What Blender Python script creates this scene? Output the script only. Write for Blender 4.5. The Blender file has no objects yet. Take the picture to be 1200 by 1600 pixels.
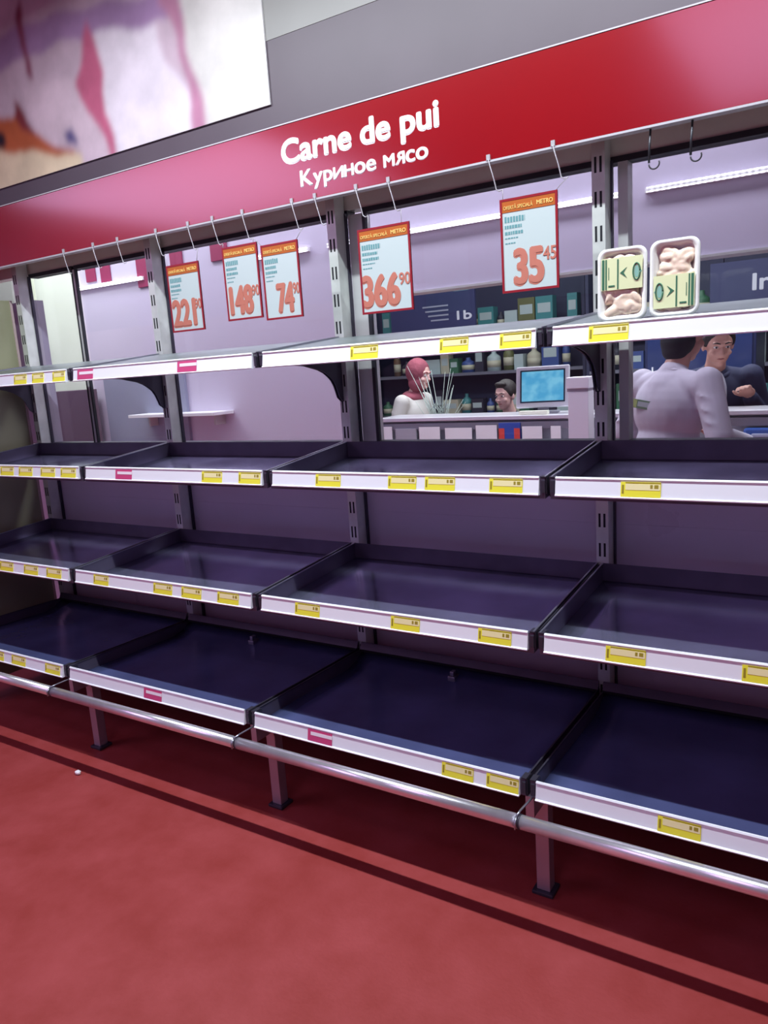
import bpy, bmesh, math, random
from mathutils import Vector, Matrix, Euler
random.seed(7)
PI = math.pi
scene = bpy.context.scene
col = scene.collection

# ---------------------------------------------------------------- camera, world, lights, exposure
cam_d = bpy.data.cameras.new('camera')
cam = bpy.data.objects.new('camera', cam_d)
col.objects.link(cam)
cam.location = (3.7332, -2.4448, 1.5279)
cam.rotation_euler = (1.38141, 0.065256, 0.560033)
cam_d.sensor_fit = 'HORIZONTAL'
cam_d.sensor_width = 36.0
cam_d.lens = 36.0 * 1189.4 / 1200.0
cam_d.clip_start = 0.05
scene.camera = cam

w = bpy.data.worlds.new('world')
scene.world = w
w.use_nodes = True
w.node_tree.nodes['Background'].inputs[0].default_value = (0.62, 0.58, 0.72, 1)
w.node_tree.nodes['Background'].inputs[1].default_value = 0.15

def area(name, loc, size, size_y, power, color, rot=(0, 0, 0)):
    d = bpy.data.lights.new(name, 'AREA')
    d.shape = 'RECTANGLE'; d.size = size; d.size_y = size_y
    d.energy = power; d.color = color
    o = bpy.data.objects.new(name, d); col.objects.link(o)
    o.location = loc; o.rotation_euler = rot
    return o
WHITE = (0.90, 0.89, 1.0)
VIOLET = (0.84, 0.56, 1.0)
# narrow tube row hung over the aisle in front of the racks
area('aisle_tube_light', (2.5, -1.02, 3.28), 3.6, 0.05, 125, (0.86, 0.95, 1.0))
# two broad unseen panels added for the header's pink sheen and front fill
area('added_panel_light', (3.35, -4.2, 3.53), 1.7, 2.6, 38, VIOLET)
area('added_panel_light', (-2.5, -4.4, 3.53), 3.4, 2.8, 104, VIOLET)
# staff side behind the windows and the shop beyond
area('staff_tube_light', (1.2, 1.0, 3.5), 5.0, 0.3, 98, (0.93, 0.93, 1.0))
area('staff_tube_light', (-1.7, 0.6, 3.3), 1.6, 0.5, 45, (0.93, 1.0, 0.93))
area('counter_light', (2.2, 2.3, 2.9), 3.6, 0.4, 95, (0.95, 1.0, 1.0))
area('shop_light', (1.0, 4.0, 3.4), 5.0, 0.5, 48, (0.88, 1.0, 0.95))

vs = scene.view_settings
vs.view_transform = 'Standard'
vs.look = 'None'
vs.exposure = 0.0
vs.gamma = 1.0
vs.use_curve_mapping = False

# ---------------------------------------------------------------- materials
MATS = {}
def mat(name, color, rough=0.6, metal=0.0, var=0.0, vscale=8.0, bump=0.0, bscale=60.0, emit=0.0, ecol=None,
        coat=0.0, spec=0.5, rvar=0.0, sub=0.0, stretch=None):
    if name in MATS: return MATS[name]
    m = bpy.data.materials.new(name); m.use_nodes = True
    nt = m.node_tree; b = nt.nodes['Principled BSDF']
    b.inputs['Base Color'].default_value = (*color, 1)
    b.inputs['Roughness'].default_value = rough
    b.inputs['Metallic'].default_value = metal
    b.inputs['Specular IOR Level'].default_value = spec
    b.inputs['Coat Weight'].default_value = coat
    b.inputs['Coat Roughness'].default_value = 0.12
    if sub:
        b.inputs['Subsurface Weight'].default_value = sub
        b.inputs['Subsurface Radius'].default_value = (0.01, 0.004, 0.002)
    tc = nt.nodes.new('ShaderNodeTexCoord')
    mp = nt.nodes.new('ShaderNodeMapping')
    nt.links.new(tc.outputs['Object'], mp.inputs[0])
    if stretch: mp.inputs['Scale'].default_value = stretch
    if var or rvar:
        n = nt.nodes.new('ShaderNodeTexNoise')
        n.inputs['Scale'].default_value = vscale; n.inputs['Detail'].default_value = 5
        nt.links.new(mp.outputs[0], n.inputs['Vector'])
        if var:
            r = nt.nodes.new('ShaderNodeMapRange')
            r.inputs[1].default_value = 0.3; r.inputs[2].default_value = 0.7
            r.inputs[3].default_value = 1 - var; r.inputs[4].default_value = 1 + var
            nt.links.new(n.outputs['Fac'], r.inputs[0])
            mx = nt.nodes.new('ShaderNodeVectorMath'); mx.operation = 'SCALE'
            mx.inputs[0].default_value = color
            nt.links.new(r.outputs[0], mx.inputs['Scale'])
            nt.links.new(mx.outputs[0], b.inputs['Base Color'])
        if rvar:
            r2 = nt.nodes.new('ShaderNodeMapRange')
            r2.inputs[1].default_value = 0.3; r2.inputs[2].default_value = 0.7
            r2.inputs[3].default_value = max(0.02, rough - rvar); r2.inputs[4].default_value = rough + rvar
            nt.links.new(n.outputs['Fac'], r2.inputs[0])
            nt.links.new(r2.outputs[0], b.inputs['Roughness'])
    if bump:
        n2 = nt.nodes.new('ShaderNodeTexNoise'); n2.inputs['Scale'].default_value = bscale
        nt.links.new(mp.outputs[0], n2.inputs['Vector'])
        bp = nt.nodes.new('ShaderNodeBump'); bp.inputs['Strength'].default_value = bump
        bp.inputs['Distance'].default_value = 0.01
        nt.links.new(n2.outputs['Fac'], bp.inputs['Height'])
        nt.links.new(bp.outputs[0], b.inputs['Normal'])
    if emit:
        b.inputs['Emission Color'].default_value = (*(ecol or color), 1)
        b.inputs['Emission Strength'].default_value = emit
    MATS[name] = m
    return m

def glass_mat():
    m = bpy.data.materials.new('window_glass'); m.use_nodes = True
    nt = m.node_tree
    for n in list(nt.nodes): nt.nodes.remove(n)
    out = nt.nodes.new('ShaderNodeOutputMaterial')
    mix = nt.nodes.new('ShaderNodeMixShader')
    tr = nt.nodes.new('ShaderNodeBsdfTransparent'); tr.inputs[0].default_value = (0.93, 0.93, 0.97, 1)
    gl = nt.nodes.new('ShaderNodeBsdfGlossy'); gl.inputs['Roughness'].default_value = 0.05
    lw = nt.nodes.new('ShaderNodeLayerWeight'); lw.inputs['Blend'].default_value = 0.5
    pw = nt.nodes.new('ShaderNodeMath'); pw.operation = 'POWER'; pw.inputs[1].default_value = 4.5
    ml = nt.nodes.new('ShaderNodeMath'); ml.operation = 'MULTIPLY_ADD'; ml.inputs[1].default_value = 0.5; ml.inputs[2].default_value = 0.025
    nt.links.new(lw.outputs['Facing'], pw.inputs[0]); nt.links.new(pw.outputs[0], ml.inputs[0])
    nt.links.new(ml.outputs[0], mix.inputs[0])
    nt.links.new(tr.outputs[0], mix.inputs[1]); nt.links.new(gl.outputs[0], mix.inputs[2])
    nt.links.new(mix.outputs[0], out.inputs[0])
    return m
GLASS = glass_mat()

def floor_mat():
    m = bpy.data.materials.new('red_floor'); m.use_nodes = True
    nt = m.node_tree; b = nt.nodes['Principled BSDF']
    tc = nt.nodes.new('ShaderNodeTexCoord')
    n = nt.nodes.new('ShaderNodeTexNoise'); n.inputs['Scale'].default_value = 4.5; n.inputs['Detail'].default_value = 8
    n.inputs['Roughness'].default_value = 0.65
    nt.links.new(tc.outputs['Object'], n.inputs['Vector'])
    cr = nt.nodes.new('ShaderNodeValToRGB')
    cr.color_ramp.elements[0].position = 0.32; cr.color_ramp.elements[0].color = (0.29, 0.036, 0.032, 1)
    cr.color_ramp.elements[1].position = 0.68; cr.color_ramp.elements[1].color = (0.37, 0.060, 0.062, 1)
    nt.links.new(n.outputs['Fac'], cr.inputs[0])
    nt.links.new(cr.outputs[0], b.inputs['Base Color'])
    n2 = nt.nodes.new('ShaderNodeTexNoise'); n2.inputs['Scale'].default_value = 90
    nt.links.new(tc.outputs['Object'], n2.inputs['Vector'])
    bp = nt.nodes.new('ShaderNodeBump'); bp.inputs['Strength'].default_value = 0.12; bp.inputs['Distance'].default_value = 0.004
    nt.links.new(n2.outputs['Fac'], bp.inputs['Height'])
    nt.links.new(bp.outputs[0], b.inputs['Normal'])
    b.inputs['Roughness'].default_value = 0.5
    b.inputs['Specular IOR Level'].default_value = 0.35
    return m

M_floor = floor_mat()
M_wall = mat('grey_wall', (0.115, 0.088, 0.11), 0.45, var=0.06, vscale=3)
M_wall_lit = mat('lit_wall_grey', (0.26, 0.25, 0.24), 0.4, var=0.05, vscale=3)
M_white_wall = mat('lavender_white_wall', (0.62, 0.56, 0.70), 0.5, var=0.05, vscale=1.2)
M_soffit = mat('soffit_white', (0.60, 0.55, 0.70), 0.5, var=0.05, vscale=1.0)
M_lowpanel = mat('laminate_panel', (0.66, 0.58, 0.68), 0.35, var=0.06, vscale=2.5, rvar=0.1)
M_ceil = mat('ceiling_paint', (0.22, 0.20, 0.23), 0.8)
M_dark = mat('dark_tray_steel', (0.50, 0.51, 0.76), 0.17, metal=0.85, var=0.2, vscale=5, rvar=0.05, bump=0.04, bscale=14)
M_bottomtray = mat('bottom_tray_dark', (0.085, 0.10, 0.235), 0.22, metal=0.2, var=0.2, vscale=4, rvar=0.05, bump=0.04, bscale=9)  # darker, bluer finish for the trays of the bottom tier
M_darkwall = mat('dark_tray_rim', (0.10, 0.085, 0.13), 0.38, metal=0.3, var=0.15, vscale=9)
M_edge = mat('worn_steel_edge', (0.42, 0.42, 0.50), 0.3, metal=0.85)
M_post = mat('galvanised_post', (0.70, 0.73, 0.69), 0.35, metal=0.3, var=0.12, vscale=12)
M_slot = mat('slot_black', (0.01, 0.01, 0.015), 0.8)
M_rail = mat('price_rail_white', (0.88, 0.91, 0.97), 0.35)
M_bracket = mat('dark_bracket_steel', (0.06, 0.055, 0.08), 0.45, metal=0.5)
M_topshelf = mat('top_shelf_grey', (0.17, 0.20, 0.20), 0.35, metal=0.3, var=0.1, vscale=6)
M_chrome = mat('bumper_steel', (0.88, 0.87, 0.94), 0.28, metal=0.8, var=0.05, vscale=30)
M_leg = mat('leg_steel', (0.42, 0.38, 0.45), 0.4, metal=0.6)
M_red = mat('header_red', (0.27, 0.002, 0.006), 0.20, var=0.04, vscale=2, coat=1.0, spec=1.0)
M_trimgrey = mat('header_edge_grey', (0.5, 0.48, 0.52), 0.4)
M_letter = mat('letter_white', (0.92, 0.90, 0.95), 0.4)
M_black = mat('window_gasket', (0.02, 0.022, 0.03), 0.45)
M_alu = mat('window_aluminium', (0.60, 0.61, 0.60), 0.4, metal=0.2)
M_lintel = mat('lintel_grey', (0.80, 0.80, 0.74), 0.3, metal=0.1, var=0.1, vscale=3)
M_olive = mat('end_panel_olive', (0.30, 0.30, 0.19), 0.3, var=0.12, vscale=1.5)
M_pink = mat('end_panel_edge', (0.55, 0.42, 0.42), 0.5)
M_tagy = mat('tag_yellow', (0.90, 0.86, 0.05), 0.5)
M_tagc = mat('tag_cream', (0.92, 0.86, 0.45), 0.5)
M_tagk = mat('tag_ink', (0.35, 0.28, 0.02), 0.5)
M_tagp = mat('tag_magenta', (0.62, 0.06, 0.20), 0.5)
M_tagw = mat('tag_white', (0.92, 0.84, 0.9), 0.5)
M_signred = mat('sign_frame_red', (0.28, 0.012, 0.022), 0.35)
M_signorange = mat('sign_orange', (0.45, 0.11, 0.015), 0.4)
M_signyellow = mat('sign_yellow', (0.85, 0.58, 0.18), 0.45)
M_card = mat('sign_card', (0.52, 0.60, 0.60), 0.3)
M_num = mat('sign_number_red', (0.52, 0.17, 0.12), 0.5)
M_teal = mat('sign_teal_ink', (0.12, 0.30, 0.32), 0.5)
M_wire = mat('hook_plastic', (0.42, 0.40, 0.43), 0.25)
M_wiredark = mat('hook_dark_wire', (0.05, 0.05, 0.06), 0.35, metal=0.6)
M_foam = mat('foam_white', (0.86, 0.88, 0.84), 0.5, bump=0.05, bscale=120)
M_chick = mat('chicken_flesh', (0.82, 0.66, 0.52), 0.35, var=0.18, vscale=25, sub=0.2, coat=0.3)
M_label = mat('label_lime', (0.78, 0.84, 0.50), 0.4)
M_labelg = mat('label_green', (0.04, 0.16, 0.09), 0.5)
M_labelt = mat('label_teal', (0.25, 0.50, 0.42), 0.5)
def led_mat():
    m = bpy.data.materials.new('led_glow'); m.use_nodes = True
    nt = m.node_tree; b_ = nt.nodes['Principled BSDF']
    tc = nt.nodes.new('ShaderNodeTexCoord'); wv = nt.nodes.new('ShaderNodeTexWave'); wv.bands_direction = 'X'; wv.inputs['Scale'].default_value = 12
    nt.links.new(tc.outputs['Object'], wv.inputs['Vector'])
    rr = nt.nodes.new('ShaderNodeMapRange'); rr.inputs[3].default_value = .55; rr.inputs[4].default_value = 3.5
    nt.links.new(wv.outputs['Fac'], rr.inputs[0]); nt.links.new(rr.outputs[0], b_.inputs['Emission Strength'])
    b_.inputs['Emission Color'].default_value = (.95, .93, 1, 1)
    return m
M_led_dots = led_mat()
M_led = mat('led_glow', (1, 1, 1), 0.5, emit=4.5, ecol=(0.95, 0.93, 1.0))
M_housing = mat('led_housing', (0.75, 0.75, 0.78), 0.4)

# ---------------------------------------------------------------- helpers
class MB:
    """collects shapes and links them as ONE mesh object"""
    def __init__(self): self.bm = bmesh.new(); self.mi = 0
    def _mark(self, faces):
        for f in faces: f.material_index = self.mi
    def box(self, x0, x1, y0, y1, z0, z1, M=None):
        vs_ = [self.bm.verts.new(Vector(p)) for p in
               [(x0, y0, z0), (x1, y0, z0), (x1, y1, z0), (x0, y1, z0), (x0, y0, z1), (x1, y0, z1), (x1, y1, z1), (x0, y1, z1)]]
        if M is not None:
            for v in vs_: v.co = M @ v.co
        fs = [self.bm.faces.new([vs_[i] for i in q]) for q in
              [(3, 2, 1, 0), (4, 5, 6, 7), (0, 1, 5, 4), (1, 2, 6, 5), (2, 3, 7, 6), (3, 0, 4, 7)]]
        self._mark(fs); return self
    def prism(self, pts, axis, a, b):
        """extrude a closed 2-D outline along axis ('x','y','z') from a to b"""
        def P(p, t):
            return {'x': (t, p[0], p[1]), 'y': (p[0], t, p[1]), 'z': (p[0], p[1], t)}[axis]
        A = [self.bm.verts.new(P(p, a)) for p in pts]; B = [self.bm.verts.new(P(p, b)) for p in pts]
        n = len(pts); fs = []
        fs.append(self.bm.faces.new(A[::-1])); fs.append(self.bm.faces.new(B))
        for i in range(n): fs.append(self.bm.faces.new([A[i], A[(i + 1) % n], B[(i + 1) % n], B[i]]))
        self._mark(fs); return self
    def tube(self, pts, r, n=10, cap=True):
        pts = [Vector(p) for p in pts]; rs = r if isinstance(r, (list, tuple)) else [r] * len(pts)
        rings = []; up = Vector((0, 0, 1))
        prev = None
        for i, p in enumerate(pts):
            d = (pts[min(i + 1, len(pts) - 1)] - pts[max(i - 1, 0)]).normalized()
            if prev is None:
                a = d.cross(up)
                if a.length < 0.05: a = d.cross(Vector((1, 0, 0)))
            else:
                a = prev - d * prev.dot(d)
                if a.length < 1e-4: a = d.cross(up)
            a.normalize(); prev = a; b = d.cross(a)
            rings.append([self.bm.verts.new(p + rs[i] * (math.cos(2 * PI * k / n) * a + math.sin(2 * PI * k / n) * b)) for k in range(n)])
        fs = []
        for i in range(len(rings) - 1):
            for k in range(n):
                fs.append(self.bm.faces.new([rings[i][k], rings[i][(k + 1) % n], rings[i + 1][(k + 1) % n], rings[i + 1][k]]))
        for f in fs: f.smooth = True
        if cap:
            fs.append(self.bm.faces.new(rings[0][::-1])); fs.append(self.bm.faces.new(rings[-1]))
        self._mark(fs); return self
    def ell(self, c, r, rot=None, seg=16, rings=10):
        res = bmesh.ops.create_uvsphere(self.bm, u_segments=seg, v_segments=rings, radius=1)
        R = (rot if rot is not None else Matrix.Identity(3))
        fs = set()
        for v in res['verts']:
            v.co = Vector(c) + R @ Vector((v.co.x * r[0], v.co.y * r[1], v.co.z * r[2]))
            fs.update(v.link_faces)
        for f in fs: f.smooth = True
        self._mark(fs); return self
    def lathe(self, prof, c=(0, 0, 0), n=16):
        rings = []
        for r, z in prof:
            rings.append([self.bm.verts.new((c[0] + r * math.cos(2 * PI * k / n), c[1] + r * math.sin(2 * PI * k / n), c[2] + z)) for k in range(n)])
        fs = []
        for i in range(len(rings) - 1):
            for k in range(n):
                fs.append(self.bm.faces.new([rings[i][k], rings[i][(k + 1) % n], rings[i + 1][(k + 1) % n], rings[i + 1][k]]))
        for f in fs: f.smooth = True
        fs.append(self.bm.faces.new(rings[0][::-1])); fs.append(self.bm.faces.new(rings[-1]))
        self._mark(fs); return self
    def build(self, name, mats, parent=None, bevel=0.0, loc=None, label=None):
        bmesh.ops.recalc_face_normals(self.bm, faces=self.bm.faces[:])
        me = bpy.data.meshes.new(name); self.bm.to_mesh(me); self.bm.free()
        for m in (mats if isinstance(mats, (list, tuple)) else [mats]): me.materials.append(m)
        o = bpy.data.objects.new(name, me); col.objects.link(o)
        if parent: o.parent = parent
        if loc: o.location = loc
        if bevel:
            b = o.modifiers.new('bevel', 'BEVEL'); b.width = bevel; b.segments = 2; b.limit_method = 'ANGLE'
        if label: o['label'] = label
        return o

def thing(name, label, cat, loc=(0, 0, 0), rz=0.0, group=None):
    o = bpy.data.objects.new(name, None); col.objects.link(o)
    o.location = loc; o.rotation_euler = (0, 0, rz); o.empty_display_size = 0.1
    o['label'] = label; o['category'] = cat
    if group: o['group'] = group
    return o
def tag(o, label, cat, group=None):
    o['label'] = label; o['category'] = cat
    if group: o['group'] = group
    return o
def struct(o):
    o['kind'] = 'structure'; return o
def children(o): return [c for c in bpy.data.objects if c.parent == o]
def copy_tree(o, parent=None):
    c = o.copy(); col.objects.link(c)
    if parent: c.parent = parent
    for ch in children(o): copy_tree(ch, c)
    return c

def flat_text(s):
    """flat glyph faces of a string, size 1, as a bmesh extruded to z -.5 .. .5"""
    cu = bpy.data.curves.new('lettering', 'FONT'); cu.body = s; cu.size = 20.0; cu.resolution_u = 6
    t = bpy.data.objects.new('lettering', cu); col.objects.link(t)
    dg = bpy.context.evaluated_depsgraph_get()
    me = bpy.data.meshes.new_from_object(t.evaluated_get(dg))
    bpy.data.objects.remove(t)
    for v in me.vertices: v.co *= .05
    bm = bmesh.new(); bm.from_mesh(me); bpy.data.meshes.remove(me)
    bmesh.ops.remove_doubles(bm, verts=bm.verts[:], dist=1e-4)
    for f in bm.faces:
        f.normal_update()
        if f.normal.z < 0: f.normal_flip()
    q = bmesh.ops.extrude_face_region(bm, geom=bm.faces[:])
    for v in q['geom']:
        if isinstance(v, bmesh.types.BMVert): v.co.z += 1.0
    for v in bm.verts: v.co.z -= .5
    return bm
# Cyrillic letters shaped from Latin outlines: (outline, reduced to small-letter height, mirrored)
CYR = {'К': ('K', 0, 0), 'у': ('y', 0, 0), 'р': ('p', 0, 0), 'и': ('N', 1, 1), 'н': ('H', 1, 0), 'о': ('o', 0, 0), 'е': ('e', 0, 0),
       'м': ('M', 1, 0), 'я': ('R', 1, 1), 'с': ('c', 0, 0)}
def text_mesh(name, s, m, parent, x0, x1, z0, cap, y, bold=0.0, depth=0.002):
    """lettering in the x-z plane facing -y: baseline z0, from x0 to x1, capital height cap"""
    if any(ch in CYR for ch in s):
        out = bmesh.new(); pen = 0.0
        for ch in s:
            if ch == ' ': pen += .30; continue
            src, small, mir = CYR[ch]
            g = flat_text(src)
            k = .70 if small else 1.0
            lo = min(v.co.x for v in g.verts); hi = max(v.co.x for v in g.verts)
            for v in g.verts:
                xx = (hi - v.co.x) if mir else (v.co.x - lo)
                v.co.x = pen + xx * (k * 1.02 if small else 1.0); v.co.y *= k
            bmesh.ops.recalc_face_normals(g, faces=g.faces[:])
            pen += (hi - lo) * (k * 1.02 if small else 1.0) + .075
            tmp = bpy.data.meshes.new('lettering'); g.to_mesh(tmp); g.free(); out.from_mesh(tmp); bpy.data.meshes.remove(tmp)
        bm = out
    else:
        bm = flat_text(s)
    me = bpy.data.meshes.new(name); bm.to_mesh(me); bm.free()
    xs = [v.co.x for v in me.vertices]; a, b = min(xs), max(xs)
    capn = 0.73
    for v in me.vertices:
        x = x0 + (v.co.x - a) / (b - a) * (x1 - x0)
        z = z0 + v.co.y / capn * cap
        v.co = (x, y - (v.co.z + 0.5) * depth, z)
    # mirrored handedness is repaired by recalculating normals
    bm = bmesh.new(); bm.from_mesh(me); bmesh.ops.recalc_face_normals(bm, faces=bm.faces[:])
    if bold:
        # heavier strokes: the outline repeated in a small ring around itself
        d = bold * cap / capn
        geo = bm.verts[:] + bm.edges[:] + bm.faces[:]
        for k in range(8):
            q = bmesh.ops.duplicate(bm, geom=geo)
            for v in q['geom']:
                if isinstance(v, bmesh.types.BMVert):
                    v.co.x += d * math.cos(k * PI / 4); v.co.z += d * math.sin(k * PI / 4); v.co.y += depth * .11 * (k + 1)
    bm.to_mesh(me); bm.free()
    me.materials.clear(); me.materials.append(m)
    o = bpy.data.objects.new(name, me); col.objects.link(o); o.parent = parent
    return o

# ---------------------------------------------------------------- the setting
XL, XR, YF, YB, ZC = -5.0, 7.0, -6.0, 7.0, 3.6
struct(MB().box(XL, XR, YF, YB, -0.1, 0).build('floor', M_floor))
struct(MB().box(XL, XR, YF, YB, ZC, ZC + 0.1).build('ceiling', M_ceil))
M_room = mat('shop_wall_dim', (0.30, 0.27, 0.33), 0.7)
M_backdark = mat('shop_back_navy', (0.045, 0.055, 0.11), 0.7, var=0.3, vscale=2)
struct(MB().box(XL - .1, XL, YF, YB, 0, ZC).build('wall_left', M_room))
struct(MB().box(XR, XR + .1, YF, YB, 0, ZC).build('wall_right', M_room))
struct(MB().box(XL, XR, YF - .1, YF, 0, ZC).build('wall_front', M_room))
struct(MB().box(XL, XR, YB, YB + .1, 0, ZC).build('wall_back', M_backdark))
# partition that carries the racks: lower panels, lintel, wall above
WY = 0.075
ZS, ZH = 1.240, 2.10           # window sill and window head
b = MB(); b.box(XL, XR, WY, WY + .06, 0, ZS - .012)
for zz in (0.955, 0.50): b.box(XL, XR, WY - .0015, WY, zz, zz + .003)
struct(b.build('wall_partition_lower', M_lowpanel))
struct(MB().box(XL, XR, WY, WY + .06, ZH + .012, 2.20).build('trim_1', M_lintel))
struct(MB().box(XL, XR, .10, .16, 2.20, 2.79).build('wall_partition_upper', M_wall))
struct(MB().box(XL, XR, .098, .16, 2.79, ZC).build('wall_upper_lit', M_wall_lit))  # lit upper part of the wall, its brightness put into the grey
struct(MB().box(XL, 0.02, WY, WY + .06, ZS, 1.985).build('wall_partition_side', M_room))

# windows between the posts: black head and sill gaskets, stiles, panes
def window(n, x0, x1, left, right):
    fr = MB()
    fr.box(x0, x1, WY - .005, WY + .05, ZH - .006, ZH + .012)
    fr.box(x0, x1, WY - .005, WY + .05, ZS - .012, ZS)
    for (a, b_) in left + right: fr.box(a, b_, WY - .004, WY + .010, ZS, ZH - .006)
    f = struct(fr.build('window_%d' % n, M_black))
    MB().box(x0 + .004, x1 - .004, WY + .022, WY + .026, ZS, ZH - .006).build('glass_pane', GLASS, f)
    return f
w1 = window(1, 0.02, 0.375, [], [(0.366, 0.375)])
w2 = window(2, 0.392, 2.035, [(0.392, 0.401)], [])
w3 = window(3, 2.10, 5.0, [(2.10, 2.114)], [])
MB().box(0.375, 0.392, WY - .002, WY + .012, ZS, ZH - .006).build('stile', M_alu, w1)
MB().box(2.035, 2.098, WY - .002, WY + .055, ZS, ZH - .006).build('jamb', M_alu, w3)
MB().box(3.048, 3.078, WY - .006, WY + .05, ZS, ZH - .006).build('stile', M_alu, w3)

# staff room: bulkhead over the counter and white wall on the left
struct(MB().box(XL, XR, 1.5, 1.62, 1.935, ZC).build('wall_soffit', M_soffit))
struct(MB().box(XL, 1.02, 1.5, 1.62, 0, 1.935).build('wall_staff', M_white_wall))
struct(MB().box(1.0, XR, 1.49, 1.63, 1.925, 1.937).build('trim_2', M_alu))

# ---------------------------------------------------------------- racks
BAYS = ['leftmost bay', 'second bay from the left', 'third bay from the left', 'rightmost bay']
# tier: front z of rail top, depth, name
TIERS = {'A': (1.601, .467, 'top shelf'), 'B': (1.204, .473, 'second shelf from the top'),
         'C': (.796, .5875, 'third shelf from the top'), 'D': (.409, .678, 'bottom shelf')}
RH = .053

def price_rail(parent, D, zf):
    prof = [(0, 0), (-.004, 0), (-.0065, -.004), (-.004, -.007), (-.011, -.047), (-.0155, -.050), (-.0145, -RH), (0, -RH)]
    b = MB(); b.prism([(-D + p[0], zf + p[1]) for p in prof], 'x', .024, .977)
    return b.build('price_rail', M_rail, parent)

def end_brackets(parent, D, zf):
    for x0, x1 in ((.004, .022), (.979, .996)):
        b = MB(); b.box(x0, x1, -D + .004, -D + .035, zf - RH + .002, zf - .004)
        b.box(x0 + .004, x1 - .003, -D - .004, -D + .004, zf - RH * .85, zf - .012)
        b.box(x0 + .001, x1 - .001, -D - .001, -D + .03, zf - .004, zf - .001)
        b.build('end_bracket', M_bracket, parent)

def arm(parent, x, D, zf, rise, drop0, drop1, curved):
    """sheet arm hooked into the post and carrying the tray"""
    pts = [(-.002, zf + rise - .006), (-.002, zf + rise - drop0)]
    if curved:
        # concave sweep with a small step at its foot, as on the top shelf
        pts = [(-.002, zf + rise - .006), (-.002, 1.403), (-.026, 1.420), (-.034, 1.440), (-.045, 1.465), (-.060, 1.486), (-.080, 1.501),
               (-.105, 1.516), (-.137, 1.528), (-.22, 1.546), (-.30, 1.552), (-D + .04, 1.560), (-D + .04, zf + .002)]
    else:
        pts += [(-D + .03, zf - drop1), (-D + .03, zf - .006)]
    b = MB(); b.prism(pts, 'x', x, x + .004)
    return b.build('support_arm', M_bracket, parent)

def make_tray(t, i):
    zf, D, tn = TIERS[t]
    root = thing('shelf_tray', 'x', 'shelf', (i, 0, 0), 0, 'empty shelves of the racks')
    X0, X1 = .008, .992
    if t == 'A':
        rise = .048
        b = MB(); b.prism([(-D, zf - .004), (-D, zf - .012), (-.003, zf + rise - .012), (-.003, zf + rise - .004)], 'x', X0, X1)
        b.build('shelf_board', M_topshelf, root)
        for x in (X0 - .003, X1 - .001):
          e = MB(); e.prism([(-D, zf + .002), (-D, zf - .016), (-.003, zf + rise - .016), (-.003, zf + rise + .002)], 'x', x, x + .003)
          e.build('side_rim', M_edge, root)
        arm(root, X0 - .004, D, zf, rise, .155, .05, True); arm(root, X1 + .001, D, zf, rise, .155, .05, True)
    else:
        if t == 'D': rise, dep = -.020, .050
        else: rise, dep = .043, .060
        zb = zf + rise
        b = MB()
        n = 12
        # base sheet, slightly dished and, on the bottom tier, swept up at the back
        rows = []
        for k in range(n + 1):
            s = k / n; y = -D + .003 + s * (D - .006)
            row = []
            for j in range(n + 1):
                u = j / n; x = X0 + .002 + u * (X1 - X0 - .004)
                z = zf + (zb - zf) * s - dep
                z -= .003 * math.sin(PI * u) * math.sin(PI * s)
                if t == 'D' and s > .80: z += dep * .9 * ((s - .80) / .20) ** 2
                row.append(b.bm.verts.new((x, y, z)))
            rows.append(row)
        for k in range(n):
            for j in range(n):
                f = b.bm.faces.new([rows[k][j], rows[k][j + 1], rows[k + 1][j + 1], rows[k + 1][j]]); f.smooth = True
        o = b.build('tray_base', M_bottomtray if t == 'D' else M_dark, root)
        so = o.modifiers.new('thickness', 'SOLIDIFY'); so.thickness = .0015; so.offset = -1
        for x in (X0, X1 - .0025):
            s = MB(); s.prism([(-D + .002, zf - .003), (-D + .002, zf - dep - .003), (-.003, zb - dep - .003), (-.003, zb)], 'x', x, x + .0025)
            if t != 'D' or True:
                s.mi = 1
                s.prism([(-D + .002, zf - .001), (-D + .002, zf - .004), (-.003, zb - .002), (-.003, zb + .001)], 'x', x - .001, x + .004)
            s.build('side_wall', [M_darkwall, M_edge if t != 'D' else M_bracket], root)
        s = MB()
        if t == 'D':
            s.box(X0, X1, -.012, -.003, zb - dep, zb + .002)
            s.prism([(-.020, zb + .004), (-.003, zb + .004), (-.003, zb + .030), (-.007, zb + .030)], 'x', X0, X1)
        else:
            s.box(X0, X1, -.006, -.003, zb - dep, zb)
        s.build('back_wall', M_darkwall, root)
        if t == 'D': MB().box(X0, X1, -.024, -.018, zb - .004, zb + .003).build('back_seam', M_slot, root)
        MB().box(X0, X1, -D, -D + .003, zf - dep - .003, zf - .006).build('front_flange', M_darkwall, root)
        if t == 'D' and i in (1, 2):
            q = MB(); q.box(.44, .47, -.075, -.035, zb - .045, zb - .02); q.box(.447, .463, -.07, -.045, zb - .02, zb - .002)
            q.build('divider_clip', M_edge, root, bevel=.002)
        if t != 'D':
            arm(root, X0 - .006, D, zf, rise, .095, .062, False); arm(root, X1 + .002, D, zf, rise, .095, .062, False)
    price_rail(root, D, zf)
    end_brackets(root, D, zf)
    root['label'] = 'empty %s on the %s of the %s' % ('grey board' if t == 'A' else 'dark metal tray', tn.replace(' from the top', ' down'), BAYS[i])
    return root
for t in TIERS:
    for i in range(4): make_tray(t, i)

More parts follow.
